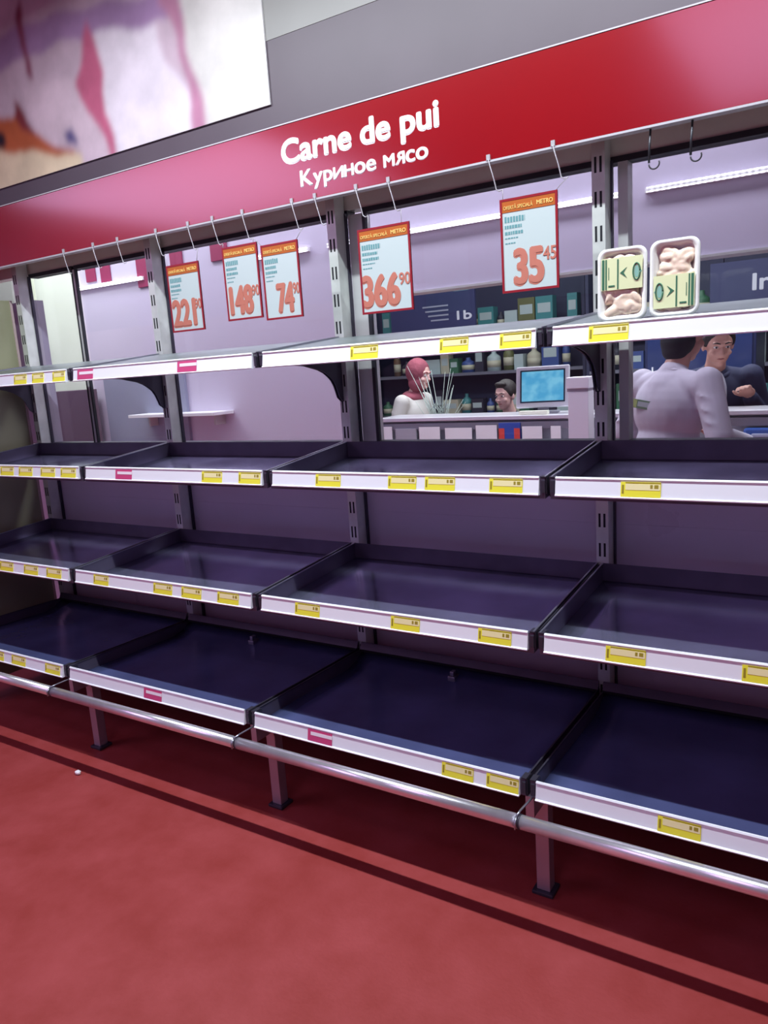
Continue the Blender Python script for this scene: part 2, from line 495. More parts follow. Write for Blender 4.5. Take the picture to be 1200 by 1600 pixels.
# posts with their base arm, front leg and foot
def make_post(i):
    wh = ['left end of the racks', 'first joint between bays from the left', 'second joint between bays, by the window jamb',
          'third joint between bays, left of the chicken packs', 'right end of the racks'][i]
    r = thing('rack_upright', 'slotted grey upright with leg, %s' % wh, 'rack upright', (i, 0, 0), 0, 'slotted uprights of the racks')
    b = MB(); b.box(-.012, .028, 0, .062, 0.02, 2.36)
    b.mi = 1
    z = 0.36
    while z < 2.12:
        for xs in (-.004, .012): b.box(xs, xs + .007, -.0006, .004, z, z + .046)
        z += .1
    b.build('post', [M_post, M_slot], r)
    MB().box(-.018, .034, .058, .073, 0.02, 2.1).build('rear_channel', M_bracket, r)
    # arm to the header board
    MB().box(-.006, .022, -.088, 0, 2.26, 2.30).build('header_arm', M_post, r)
    MB().box(-.016, .024, -.60, 0, .285, .325).build('base_arm', M_leg, r)
    MB().box(-.018, .022, -.595, -.555, .012, .285).build('leg', M_leg, r, bevel=.002)
    b = MB(); b.box(-.03, .034, -.607, -.543, 0, .012); b.build('foot', M_bracket, r, bevel=.003)
    b = MB(); b.box(-.02, .036, -.01, .07, 0, .02); b.build('foot', M_bracket, r, bevel=.003)
    MB().box(-.012, .012, -.672, -.60, .292, .352).build('rail_bracket', M_leg, r)
    return r
for i in range(5): make_post(i)

# bumper rail segments in front of the bottom shelf
for i in range(4):
    r = thing('bumper_rail', 'round steel bumper rail along the foot of the %s' % BAYS[i], 'bumper rail', (i, 0, 0), 0, 'bumper rails')
    b = MB(); b.tube([(.010, -.76, .330), (1.004, -.76, .330)], .019, 20); b.build('tube', M_chrome, r)
    b = MB(); b.tube([(.006, -.76, .330), (.010, -.76, .330)], .0205, 20); b.build('joint_ring', M_bracket, r)
    b = MB(); b.tube([(.002, -.768, .350), (.002, -.74, .351), (.006, -.70, .352), (.010, -.655, .352)], .003, 8)
    b.tube([(.002, -.768, .350), (.002, -.783, .335), (.002, -.781, .318)], .003, 8)
    b.build('stay_wire', M_edge, r)

# left end panel
r = thing('end_panel', 'olive end panel with a pale pinkish edge closing the left end of the racks', 'end panel', (-.05, 0, 0))
MB().box(-.012, 0, -.62, -.012, .06, 1.985).build('panel', M_olive, r)
MB().box(-.014, .004, -.012, .0, .06, 1.985).build('edge_strip', M_pink, r)

# ---------------------------------------------------------------- price labels in the rails
TAGS = {'A': [(.42, .50, 'y'), (.62, .71, 'y'), (.75, .83, 'y'), (.89, .97, 'y'), (1.05, 1.15, 'p'), (1.62, 1.72, 'p'), (2.38, 2.48, 'y'), (2.69, 2.78, 'y'), (2.875, 2.965, 'y'), (3.12, 3.22, 'y')],
        'B': [(.42, .52, 'y'), (.56, .66, 'y'), (.72, .82, 'y'), (.86, .96, 'y'), (1.21, 1.31, 'p'), (1.69, 1.79, 'y'), (1.87, 1.97, 'y'), (2.21, 2.31, 'y'), (2.49, 2.59, 'y'), (2.62, 2.72, 'y'), (2.83, 2.93, 'y'), (3.20, 3.30, 'y')],
        'C': [(.49, .59, 'y'), (.67, .77, 'y'), (.83, .93, 'y'), (1.14, 1.23, 'y'), (1.49, 1.59, 'y'), (1.64, 1.74, 'y'), (1.82, 1.92, 'y'), (2.17, 2.27, 'y'), (2.54, 2.64, 'y'), (2.83, 2.93, 'y'), (3.19, 3.29, 'y'), (3.51, 3.61, 'y')],
        'D': [(.46, .56, 'y'), (.62, .72, 'y'), (.86, .96, 'y'), (1.47, 1.57, 'p'), (2.25, 2.35, 'p'), (2.74, 2.84, 'y'), (2.88, 2.975, 'y'), (3.34, 3.44, 'y')]}
ORD = ['first', 'second', 'third', 'fourth', 'fifth']
def tag_mesh(kind):
    b = MB()
    if kind == 'y':
        b.box(-.05, .05, -.0012, 0, -.021, .018)
        b.mi = 1; b.box(-.038, .048, -.0018, -.0012, -.003, .013)
        b.mi = 2; b.box(-.047, -.042, -.0018, -.0012, -.012, .010); b.box(-.038, .05, -.0018, -.0012, .0145, .017)
        b.box(.024, .030, -.0022, -.0018, .002, .011); b.box(.034, .044, -.0022, -.0018, .002, .011)
        return b, [M_tagy, M_tagc, M_tagk]
    b.box(-.048, .048, -.0012, 0, -.020, .018)
    b.mi = 1; b.box(-.036, .049, -.0018, -.0012, -.001, .010)
    return b, [M_tagp, M_tagw]
protos = {}
for t, lst in TAGS.items():
    zf, D, tn = TIERS[t]
    for bay in range(4):
        bl = sorted([q for q in lst if int(q[0]) == bay])
        for k, (x0, x1, kind) in enumerate(bl):
            if kind not in protos:
                b, ms = tag_mesh(kind)
                o = protos[kind] = b.build('price_label', ms)
            else:
                o = protos[kind].copy(); col.objects.link(o)
            o.location = ((x0 + x1) / 2, -D - .0078, zf - .0268); o.rotation_euler = (-.173, 0, 0)
            o.scale = ((x1 - x0) / .1, 1, 1)
            same = [q for q in bl if q[2] == kind]
            cn = 'yellow' if kind == 'y' else 'magenta'
            pos = 'only' if len(same) == 1 else ORD[same.index((x0, x1, kind))]
            tail = '' if len(same) == 1 else ' from the left'
            tag(o, '%s %s price label%s on the %s rail of the %s' % (pos, cn, tail, tn.split(' from')[0], BAYS[bay].split(' from')[0]), 'price label', 'price labels in the shelf rails')

# ---------------------------------------------------------------- header board with lettering
r = thing('header_sign', 'long glossy red header board lettered Carne de pui above the racks', 'sign', (0, -.12, 2.13))
MB().box(-2.5, 5.2, 0, .03, 0, .267).build('board', M_red, r, bevel=.002)
MB().box(-2.5, 5.2, -.002, .032, -.006, 0).build('edge_trim', M_trimgrey, r)
MB().box(-2.5, 5.2, -.002, .032, .267, .271).build('edge_trim', M_trimgrey, r)
text_mesh('lettering', 'Carne de pui', M_letter, r, 1.90, 2.537, 2.265 - 2.13, .083, 0, bold=.038)
text_mesh('lettering', 'Куриное мясо', M_letter, r, 1.975, 2.494, 2.178 - 2.13, .055, 0, bold=.03)

# poster of raw chicken on the wall
POLY = [
 ('board', (.55, .13, .05), [(-.064, 2.888), (.086, 2.871), (.179, 2.777), (.361, 2.682), (.516, 2.609), (.551, 2.597), (.204, 2.669), (-.107, 2.735)]),
 ('board2', (.45, .12, .06), [(-3, 2.90), (-.064, 2.888), (-.107, 2.735), (-3, 2.76)]),
 ('tan', (.90, .72, .50), [(-3, 2.76), (-.107, 2.735), (.206, 2.675), (.551, 2.594), (.542, 2.50), (-3, 2.50)]),
 ('purple_reflection', (.45, .28, .50), [(-.4, 3.25), (.345, 3.234), (.711, 3.187), (1.154, 3.112), (1.299, 3.07), (1.266, 2.984), (.73, 3.065), (.459, 3.095), (-.006, 3.098), (-.4, 3.05)]),  # purple band paints a reflected glow into the print
 ('leg', (.80, .62, .72), [(.283, 2.986), (.552, 2.922), (.623, 2.777), (.709, 2.641), (.788, 2.568), (.563, 2.583), (.508, 2.682), (.421, 2.728), (.37, 2.678), (.229, 2.767), (.171, 2.852), (.143, 2.946)]),
 ('thigh', (.92, .82, .92), [(.733, 3.077), (1.115, 3.001), (1.155, 2.842), (1.275, 2.69), (1.339, 2.54), (.788, 2.54), (.749, 2.728), (.743, 2.917)]),
 ('plate', (.80, .76, .74), [(1.281, 3.6), (1.75, 3.6), (1.75, 2.5), (1.362, 2.5), (1.362, 2.572), (1.305, 2.806), (1.268, 2.996)]),
 ('shadow', (.55, .25, .38), [(1.18, 3.2), (1.139, 3.068), (1.239, 2.92), (1.259, 2.75), (1.277, 2.577), (1.27, 2.5), (1.362, 2.5), (1.362, 2.577), (1.294, 2.808), (1.263, 3.009), (1.28, 3.2)]),
 ('crease', (.30, .06, .12), [(.232, 3.348), (.254, 3.273), (.226, 3.127), (.271, 2.98), (.228, 3.013), (.187, 3.136), (.196, 3.289)]),
 ('muscle', (.66, .16, .28), [(.692, 3.14), (.736, 3.05), (.743, 2.917), (.749, 2.728), (.788, 2.50), (.77, 2.50), (.709, 2.641), (.623, 2.777), (.562, 2.90), (.617, 3.001)]),
 ('fold', (.25, .04, .05), [(.073, 2.947), (.125, 2.877), (.161, 2.811), (.232, 2.737), (.128, 2.788), (.066, 2.86)]),
 ('blue', (.14, .12, .30), [(.433, 2.717), (.477, 2.716), (.514, 2.666), (.522, 2.637), (.447, 2.668)]),
 ('spot', (.03, .02, .03), [(-.12, 2.836), (-.027, 2.82), (-.018, 2.772), (-.062, 2.742), (-.12, 2.745)]),
]
def pip(x, z, poly):
    c = False; j = len(poly) - 1
    for i_ in range(len(poly)):
        xi, zi = poly[i_]; xj, zj = poly[j]
        if (zi > z) != (zj > z) and x < (xj - xi) * (z - zi) / (zj - zi) + xi: c = not c
        j = i_
    return c
def poster():
    x0, x1, z0, z1 = -2.3, 1.695, 2.562, 3.50
    NX, NZ = 420, 98
    cols = []
    for j in range(NZ + 1):
        row = []
        for i in range(NX + 1):
            x = x0 + (x1 - x0) * i / NX; z = z0 + (z1 - z0) * j / NZ
            xx = x if x > -.12 else -.12 + abs((x + .12)) * .8
            wx = xx + .012 * math.sin(z * 23 + x * 9); wz = z + .010 * math.sin(x * 19 + 1.3)
            c = (.70, .54, .64)
            for nme, cc, pl in POLY:
                if pip(wx, wz, pl): c = cc
            row.append(c)
        cols.append(row)
    for _ in range(3):   # soft focus of the print
        new = []
        for j in range(NZ + 1):
            row = []
            for i in range(NX + 1):
                acc = [0, 0, 0]; n = 0
                for dj in (-1, 0, 1):
                    for di in (-1, 0, 1):
                        jj, ii = j + dj, i + di
                        if 0 <= jj <= NZ and 0 <= ii <= NX:
                            q = cols[jj][ii]; acc[0] += q[0]; acc[1] += q[1]; acc[2] += q[2]; n += 1
                row.append(tuple(a / n for a in acc))
            new.append(row)
        cols = new
    me = bpy.data.meshes.new('print')
    V = [(x0 + (x1 - x0) * i / NX, -.0005, z0 + (z1 - z0) * j / NZ) for j in range(NZ + 1) for i in range(NX + 1)]
    F = [(j * (NX + 1) + i, j * (NX + 1) + i + 1, (j + 1) * (NX + 1) + i + 1, (j + 1) * (NX + 1) + i) for j in range(NZ) for i in range(NX)]
    me.from_pydata(V, [], F)
    ca = me.color_attributes.new('ink', 'FLOAT_COLOR', 'POINT')
    for j in range(NZ + 1):
        for i in range(NX + 1):
            ca.data[j * (NX + 1) + i].color = (*cols[j][i], 1)
    m = bpy.data.materials.new('poster_print'); m.use_nodes = True
    nt = m.node_tree; b_ = nt.nodes['Principled BSDF']
    at = nt.nodes.new('ShaderNodeAttribute'); at.attribute_name = 'ink'
    tc = nt.nodes.new('ShaderNodeTexCoord'); n = nt.nodes.new('ShaderNodeTexNoise'); n.inputs['Scale'].default_value = 5
    n.inputs['Detail'].default_value = 4
    nt.links.new(tc.outputs['Object'], n.inputs['Vector'])
    rr = nt.nodes.new('ShaderNodeMapRange'); rr.inputs[1].default_value = .3; rr.inputs[2].default_value = .7; rr.inputs[3].default_value = .80; rr.inputs[4].default_value = 1.06
    nt.links.new(n.outputs['Fac'], rr.inputs[0])
    sc = nt.nodes.new('ShaderNodeVectorMath'); sc.operation = 'SCALE'
    nt.links.new(at.outputs['Color'], sc.inputs[0]); nt.links.new(rr.outputs[0], sc.inputs['Scale'])
    nt.links.new(sc.outputs[0], b_.inputs['Base Color'])
    b_.inputs['Roughness'].default_value = .25
    r = thing('meat_poster', 'large printed poster of raw chicken high on the grey wall', 'poster', (0, .0915, 0))
    me.materials.append(m)
    o = bpy.data.objects.new('print', me); col.objects.link(o); o.parent = r
    MB().box(x0, x1, 0, .006, z0, z1).build('backing_board', mat('poster_edge', (.8, .78, .8), .5), r)
poster()

# ---------------------------------------------------------------- sign hooks
HOOKS = [.594, .803, .966, 1.207, 1.394, 1.529, 1.686, 1.927, 2.032, 2.209, 2.34, 2.705, 2.912]
for k, x in enumerate(HOOKS):
    b = MB(); pts = []
    for s in range(9):
        u = s / 8
        pts.append((.012 * math.sin(u * 2.2) + (.014 * u * u), -.004 - .004 * math.sin(u * PI), -.092 * u))
    pts += [(.034, -.006, -.099), (.046, -.006, -.096)]
    b.tube(pts, .0019, 6)
    b.box(-.006, .006, -.004, .0, -.002, .014)
    o = b.build('sign_hook', M_wire)
    o.location = (x, -.121, 2.132)
    tag(o, '%s pale plastic hook from the left under the red header board' %
        ['first', 'second', 'third', 'fourth', 'fifth', 'sixth', 'seventh', 'eighth', 'ninth', 'tenth', 'eleventh', 'twelfth', 'thirteenth'][k],
        'hook', 'pale hooks under the header board')
for k, x in enumerate((3.186, 3.296)):
    b = MB()
    b.tube([(0, 0, 0), (-.003, 0, -.05), (-.004, 0, -.088)], .0032, 8)
    pts = [(.010 + .014 * math.cos(a), 0, -.092 + .014 * math.sin(a)) for a in [PI + q * PI / 8 for q in range(10)]]
    b.tube(pts, .0022, 8)
    o = b.build('wire_hook', M_wiredark)
    o.location = (x, -.105, 2.124)
    tag(o, '%s black wire hook hanging empty above the chicken packs' % ('left', 'right')[k], 'hook', 'black wire hooks')

# ---------------------------------------------------------------- hanging price signs
def price_sign(x0, x1, z0, z1, big, small, bx0, lab, y=-.13, tilt=0.0):
    W, H = x1 - x0, z1 - z0
    r = thing('price_sign', lab, 'price sign', ((x0 + x1) / 2, y, z1), 0, 'hanging price signs')
    r.rotation_euler = (tilt, 0, 0)
    hw = W / 2; f = .007
    b = MB(); b.box(-hw, hw, 0, .003, -H, 0); b.build('card', M_card, r)
    b = MB()
    b.box(-hw, hw, -.002, .004, -f, 0); b.box(-hw, hw, -.002, .004, -H, -H + f)
    b.box(-hw, -hw + f, -.002, .004, -H + f, -f); b.box(hw - f, hw, -.002, .004, -H + f, -f)
    b.build('frame', M_signred, r)
    b = MB(); b.box(-hw + f, hw - f, -.0012, 0, -.040, -f); b.build('banner', M_signorange, r)
    text_mesh('banner_lettering', 'OFERTĂ SPECIALĂ', M_signyellow, r, -hw + .012, hw * .16, -.032, .011, -.0012, bold=.01, depth=.0014)
    text_mesh('banner_lettering', 'METRO', M_signyellow, r, hw * .30, hw - .014, -.031, .013, -.0012, bold=.03, depth=.0014)
    # small print, too fine to read in the photograph
    b = MB(); zt = -.052
    for n_, (wd, hh) in enumerate([(.36, .018), (.30, .010), (.32, .010), (.24, .004), (.18, .004)]):
        x = -hw + .014; e = -hw + .014 + wd * W
        while x < e:
            ww = random.uniform(.004, .009) if n_ else .0065
            b.box(x, min(x + ww, e), -.0006, 0, zt - hh, zt - hh * random.uniform(0, .12)); x += ww + (.0022 if n_ else .0028)
        zt -= hh + (.008 if n_ < 3 else .011)
    b.build('small_print', M_teal, r)
    text_mesh('price_figure', big, M_num, r, bx0[0] * W - hw, bx0[1] * W - hw, -H + .024, .106, 0, bold=.045, depth=.0018)
    text_mesh('price_figure', small, M_num, r, bx0[1] * W - hw + .004, hw - f - .001, -H + .086, .040, 0, bold=.02, depth=.0018)
    # clips holding the sign to the hooks
    # thin wires from the tips of the two nearest hooks down to the top edge
    tips = [h + .046 for h in HOOKS]; c0 = (x0 + x1) / 2
    tl = min(tips, key=lambda t: abs(t - x0 - .02)); tr = min([t for t in tips if t != tl], key=lambda t: abs(t - x1 + .02))
    for tx in (tl, tr):
        ex = max(-hw + .008, min(hw - .008, tx - c0))
        b = MB(); b.tube([(tx - c0, .002, 2.036 - z1), ((tx - c0 + ex) / 2, .001, (2.036 - z1) * .5), (ex, .001, -.003)], .0011, 6)
        b.build('clip', M_wire, r)
    return r
P = 'red-framed hanging price sign reading '
price_sign(1.252, 1.437, 1.722, 1.990, '221', '90', (.08, .76), 'leftmost hanging price sign, red-framed, reading 221')
price_sign(1.568, 1.748, 1.742, 2.020, '148', '90', (.12, .74), 'price sign reading 148, overlapping the one on its right', y=-.128)
price_sign(1.770, 1.946, 1.728, 2.001, '74', '90', (.36, .77), 'price sign reading 74, left of the upright at the window jamb', y=-.133)
price_sign(2.208, 2.416, 1.710, 1.994, '366', '90', (.04, .74), 'price sign reading 366, right of the window jamb', y=-.13)
price_sign(2.741, 2.925, 1.727, 2.006, '35', '45', (.24, .72), 'rightmost hanging price sign, red-framed, reading 35', y=-.13)

# ---------------------------------------------------------------- chicken packs on the top shelf
def chicken_pack(x, y, z, Wd, Hh, label_top, lab, rz=0.0, tilt=-.05):
    r = thing('chicken_pack', lab, 'packed chicken', (x, y, z), rz, 'chicken packs on the top shelf')
    r.rotation_euler = (tilt, 0, rz)
    hw = Wd / 2; rad = .022
    def rr(inset, yy, bm):
        pts = []; w_, h0, h1 = hw - inset, inset, Hh - inset; q = max(.006, rad - inset * .4)
        for cx, cz, a0 in ((w_ - q, h1 - q, 0), (-w_ + q, h1 - q, PI / 2), (-w_ + q, h0 + q, PI), (w_ - q, h0 + q, 3 * PI / 2)):
            for k in range(6):
                a = a0 + k / 5 * PI / 2
                pts.append(bm.verts.new((cx + q * math.cos(a), yy, cz + q * math.sin(a))))
        return pts
    b = MB()
    L = [rr(.020, .036, b.bm), rr(.004, .004, b.bm), rr(0, .002, b.bm), rr(0, -.003, b.bm), rr(.006, -.004, b.bm), rr(.011, .0, b.bm), rr(.022, .024, b.bm)]
    b.bm.faces.new(L[0]); b.bm.faces.new(L[-1][::-1])
    for a, c in zip(L[:-1], L[1:]):
        n = len(a)
        for k in range(n):
            f = b.bm.faces.new([a[k], a[(k + 1) % n], c[(k + 1) % n], c[k]]); f.smooth = True
    b.build('foam_tray', M_foam, r)
    b = MB(); rnd = random.Random(int(x * 1000))
    for k in range(70):
        cz = .022 + (Hh - .048) * rnd.random()
        cx = (hw - .026) * rnd.uniform(-1, 1)
        b.ell((cx, .006 + .006 * rnd.random(), cz), (.024 * rnd.uniform(.7, 1.1), .011, .010 * rnd.uniform(.8, 1.5)), Matrix.Rotation(rnd.uniform(-1.1, 1.1), 3, 'Y'), 14, 9)
    b.ell((0, .018, Hh * .46), (hw - .022, .010, Hh * .36), None, 20, 12)
    o = b.build('chicken_pieces', M_chick, r)
    o.modifiers.new('remesh', 'REMESH').voxel_size = .0028
    o.modifiers['remesh'].mode = 'VOXEL'; o.modifiers['remesh'].use_smooth_shade = True
    # label with its bars, ring and arrow
    lh = .078
    lz = Hh - .024 - lh if label_top else .020
    sx = -1 if label_top else 1
    l = MB(); l.box(-hw + .010, hw - .010, -.0052, -.0042, lz, lz + lh)
    lo = l.build('label', M_label, r)
    g = MB()
    def bx(x0, x1, z0, z1):
        a, c = sorted((x0 * sx, x1 * sx)); g.box(a, c, -.0060, -.0052, lz + z0, lz + z1)
    bx(hw - .012, hw - .018, .002, lh - .002); bx(hw - .0205, hw - .024, .002, lh - .002)
    bx(hw - .050, hw - .0535, .002, lh - .004)
    bx(hw - .028, hw - .044, .008, .012) ; bx(hw - .028, hw - .0295, .026, .056)
    g.prism([(sx * (hw - .074), lz + .053), (sx * (hw - .057), lz + .040), (sx * (hw - .074), lz + .027), (sx * (hw - .066), lz + .040)], 'y', -.0060, -.0052)
    g.build('label_marks', M_labelg, lo)
    g = MB()
    cx = sx * (-hw + .024)
    pts = [(cx + .0085 * math.cos(a), -.0058, lz + .040 + .020 * math.sin(a)) for a in [q * PI / 12 for q in range(25)]]
    g.tube(pts, .0019, 6); g.build('label_ring', M_labelg, lo)
    g = MB(); g.prism([(cx + .006 * math.cos(a), lz + .040 + .015 * math.sin(a)) for a in [q * PI / 8 for q in range(16)]], 'y', -.0058, -.0052)
    g.prism([(cx - sx * .008, lz + .046), (cx - sx * .013, lz + .040), (cx - sx * .008, lz + .034)], 'y', -.0058, -.0052)
    g.build('label_disc', M_labelt, lo)
    return r
def shelf_z(y): return 1.601 - .004 + (.048) * (y + .467) / .464
chicken_pack(3.193, -.435, shelf_z(-.435) + .002, .122, .178, True, 'left white foam pack of chicken, label across its top')
chicken_pack(3.320, -.44, shelf_z(-.44) + .002, .116, .182, False, 'right white foam pack of chicken, label across its bottom', rz=-.03)

# ---------------------------------------------------------------- staff side: glass reflections of lamps and banners built as objects, counter
def led(x0, x1, lab):  # lamp rows reflected in the glass, modelled as tubes behind it
    r = thing('led_reflection', lab, 'light', ((x0 + x1) / 2, 1.5, 2.262), 0, 'reflected tube lights modelled on the bulkhead')
    h = (x1 - x0) / 2
    MB().box(-h, h, -.022, -.001, -.012, .012).build('housing', M_housing, r)
    for z in (-.009, .009):
        b = MB(); b.tube([(-h + .01, -.026, z), (h - .01, -.026, z)], .0036, 8); b.build('tube', M_led_dots if x0 > 2.7 else M_led, r)
led(-1.50, -.72, 'leftmost thin reflected pair of glowing tubes behind the leftmost window')
led(.10, .78, 'reflected glowing tube pair seen between the hanging price signs 148 and 74')
led(.92, 2.70, 'long reflected glowing tube pair behind the price signs 366 and 35')
led(2.79, 4.4, 'bright reflected tube pair above the chicken packs')
M_redp = mat('red_reflection', (.30, .03, .10), .5)
for k, (a, c, z0, z1) in enumerate([(-1.36, -1.25, 2.30, 2.43), (-1.19, -1.08, 2.28, 2.45), (-.79, -.66, 2.20, 2.45), (-.44, -.32, 2.31, 2.43), (-.05, .10, 2.29, 2.42)]):  # red banners mirrored in the glass, added as boxes on the wall
    o = MB().box(a, c, 1.488, 1.499, z0, z1).build('banner_reflection', M_redp, bevel=.002)
    tag(o, '%s dark red plaque from the left high behind the left windows' % ORD[k], 'reflection', 'dark red banner reflections')
# bright tiled board and grey pillar at far left
o = MB().box(-2.45, -1.52, 1.482, 1.499, 1.0, 2.50).build('splash_board', mat('pale_board', (.80, .86, .74), .45, var=.05, vscale=3)); tag(o, 'bright pale board on the wall behind the leftmost window', 'wall board')
o = MB().box(-2.30, -2.03, 1.30, 1.45, 0, 2.7).build('service_pillar', mat('pillar_grey', (.25, .25, .26), .5)); tag(o, 'grey pillar behind the leftmost window beside the pale board', 'pillar')
r = thing('storage_cabinet', 'dim mauve cabinet standing behind the leftmost window', 'cabinet', (-1.2, 1.20, 0))
MB().box(-.80, -.17, -.2, .26, .08, 1.50).build('body', mat('mauve_cabinet', (.12, .075, .11), .5), r, bevel=.004)
MB().box(-.78, -.49, -.212, -.2, .12, 1.46).build('door', mat('mauve_cabinet', (.12, .075, .11)), r, bevel=.003)
MB().box(-.47, -.19, -.212, -.2, .12, 1.46).build('door', mat('mauve_cabinet', (.12, .075, .11)), r, bevel=.003)
MB().box(-.78, -.19, -.18, .24, 0, .08).build('plinth', M_black, r)

o = MB().box(-1.30, -.42, 1.475, 1.499, .90, 1.62).build('wall_board', mat('blue_grey_board', (.30, .31, .42), .4)); tag(o, 'blue-grey board on the lower wall right of the mauve cabinet', 'wall board')
r = thing('wall_ledge', 'narrow white ledge on the wall behind the second bay', 'ledge', (-.45, 1.30, 1.275))
MB().box(-.40, .46, 0, .199, 0, .022).build('shelf_board', mat('ledge_white', (.85, .85, .88), .4), r, bevel=.002)
for xx in (-.3, .36): MB().box(xx, xx + .015, .10, .199, -.07, 0).build('bracket', M_alu, r)

M_steel = mat('counter_steel', (.72, .70, .76), .3, metal=.4)
M_ctr = mat('counter_front', (.52, .55, .60), .4, var=.1, vscale=4)
r = thing('service_counter', 'long steel-topped service counter with white price cards on its ledge', 'counter', (0, 1.66, 0))
MB().box(1.07, 5.0, 0, .30, 1.178, 1.200).build('worktop', M_steel, r, bevel=.003)
MB().box(1.09, 4.98, .05, .28, .10, 1.178).build('body', M_ctr, r)
MB().box(1.09, 4.98, .0, .05, 1.125, 1.165).build('apron', mat('counter_apron', (.20, .19, .24), .4), r)
MB().box(1.09, 4.98, -.02, .05, 1.020, 1.045).build('ledge', M_steel, r)
MB().box(1.11, 4.96, .08, .26, 0, .10).build('plinth', M_black, r)
M_pc = mat('blank_card', (.94, .97, .97), .5)
for k, (a, c, h) in enumerate([(1.075, 1.20, .105), (1.39, 1.54, .10), (1.57, 1.755, .092), (1.775, 1.915, .105), (2.065, 2.19, .095), (2.235, 2.298, .095), (2.585, 2.675, .112)]):
    o = MB().box(a + .003, c - .003, 1.645, 1.648, 1.045, 1.045 + h).build('price_card', M_pc)
    o2 = MB(); o2.box(a + .02, a + .03, 1.648, 1.668, 1.045, 1.047 + .02); o2.build('card_foot', M_alu, o)
    names = ['white card at the far left end of the counter ledge', 'white card on the ledge below the woman in the red headscarf',
             'wide white card, second left of the blue and red carton', 'white card just left of the blue and red carton',
             'white card just right of the blue and red carton', 'narrow white card at the foot of the white column', 'white card left of the person in the white coat']
    tag(o, names[k], 'card', 'blank white cards on the counter ledge')
b = MB(); b.box(0, .13, 0, .03, 0, .115); b.mi = 1; b.box(.0, .035, -.002, 0, .01, .085); b.box(.095, .13, -.002, 0, .01, .085)
o = b.build('food_carton', [mat('carton_blue', (.03, .09, .45), .4), mat('carton_red', (.75, .08, .06), .4)]); o.location = (1.925, 1.645, 1.045)
tag(o, 'blue carton with red sides standing among the white cards', 'carton')
b = MB(); b.box(-.2, .2, -.03, .03, 0, .07); b.mi = 1; b.box(-.17, .02, -.032, .028, .02, .05)
o = b.build('blue_packet', [mat('packet_blue', (.05, .14, .50), .3), mat('packet_pale', (.5, .6, .8), .3)], bevel=.01); o.location = (3.42, 1.665, 1.045)
tag(o, 'shiny blue packet lying on the ledge right of the white coat', 'packet')
o = MB().box(1.22, 1.37, 1.647, 1.66, 1.045, 1.135).build('divider_plate', mat('plate_grey', (.45, .47, .52), .4)); tag(o, 'greyish plate between the first two white cards', 'plate')

# touch-screen terminal on the counter
r = thing('till_terminal', 'white-framed till with a glowing cyan screen on the counter', 'till', (2.140, 1.79, 1.20), .22)
T = Matrix.Translation((0, 0, .035)) @ Matrix.Rotation(-.22, 4, 'X')
b = MB(); b.box(-.152, .152, -.012, .016, 0, .238, T); b.build('housing', mat('till_white', (.82, .82, .88), .35), r, bevel=.006)
b = MB(); b.box(-.128, .128, -.0145, -.012, .026, .216, T); bz = b.build('bezel', mat('till_bezel', (.02, .04, .07), .3), r)
def screen_mat():
    m = bpy.data.materials.new('cyan_screen'); m.use_nodes = True
    nt = m.node_tree; b_ = nt.nodes['Principled BSDF']
    tc = nt.nodes.new('ShaderNodeTexCoord'); n = nt.nodes.new('ShaderNodeTexNoise'); n.inputs['Scale'].default_value = 14
    nt.links.new(tc.outputs['Object'], n.inputs['Vector'])
    cr = nt.nodes.new('ShaderNodeValToRGB')
    cr.color_ramp.elements[0].position = .4; cr.color_ramp.elements[0].color = (.08, .45, .72, 1)
    cr.color_ramp.elements[1].position = .62; cr.color_ramp.elements[1].color = (.22, .66, .86, 1)
    nt.links.new(n.outputs['Fac'], cr.inputs[0]); nt.links.new(cr.outputs[0], b_.inputs['Emission Color'])
    b_.inputs['Emission Strength'].default_value = .85; b_.inputs['Base Color'].default_value = (.02, .05, .08, 1)
    return m
b = MB(); b.box(-.119, .119, -.0160, -.0145, .035, .207, T); b.build('screen', screen_mat(), r)
b = MB(); b.box(-.09, .09, -.04, .07, 0, .012); b.box(-.03, .03, .01, .03, .012, .10); b.build('stand', mat('till_stand', (.30, .30, .36), .4), r, bevel=.003)
# receipt printer, scale base near it
o = MB().box(2.03, 2.20, 1.70, 1.735, 1.20, 1.222).build('paper_stack', mat('paper_cream', (.85, .86, .70), .6), bevel=.002); tag(o, 'small cream stack lying in front of the till', 'paper')
r = thing('column_cabinet', 'tall white box column standing right of the till', 'cabinet', (2.43, 1.575, 0))
M_colw = mat('column_white', (.80, .76, .84), .4)
MB().box(-.050, .060, -.05, .05, 0, 1.33).build('body', M_colw, r, bevel=.004)
MB().box(-.056, .066, -.056, .056, 1.345, 1.405).build('top_box', M_colw, r, bevel=.004)
MB().box(-.055, .058, -.045, .045, 1.33, 1.345).build('neck', mat('column_gap', (.4, .36, .42), .5), r)

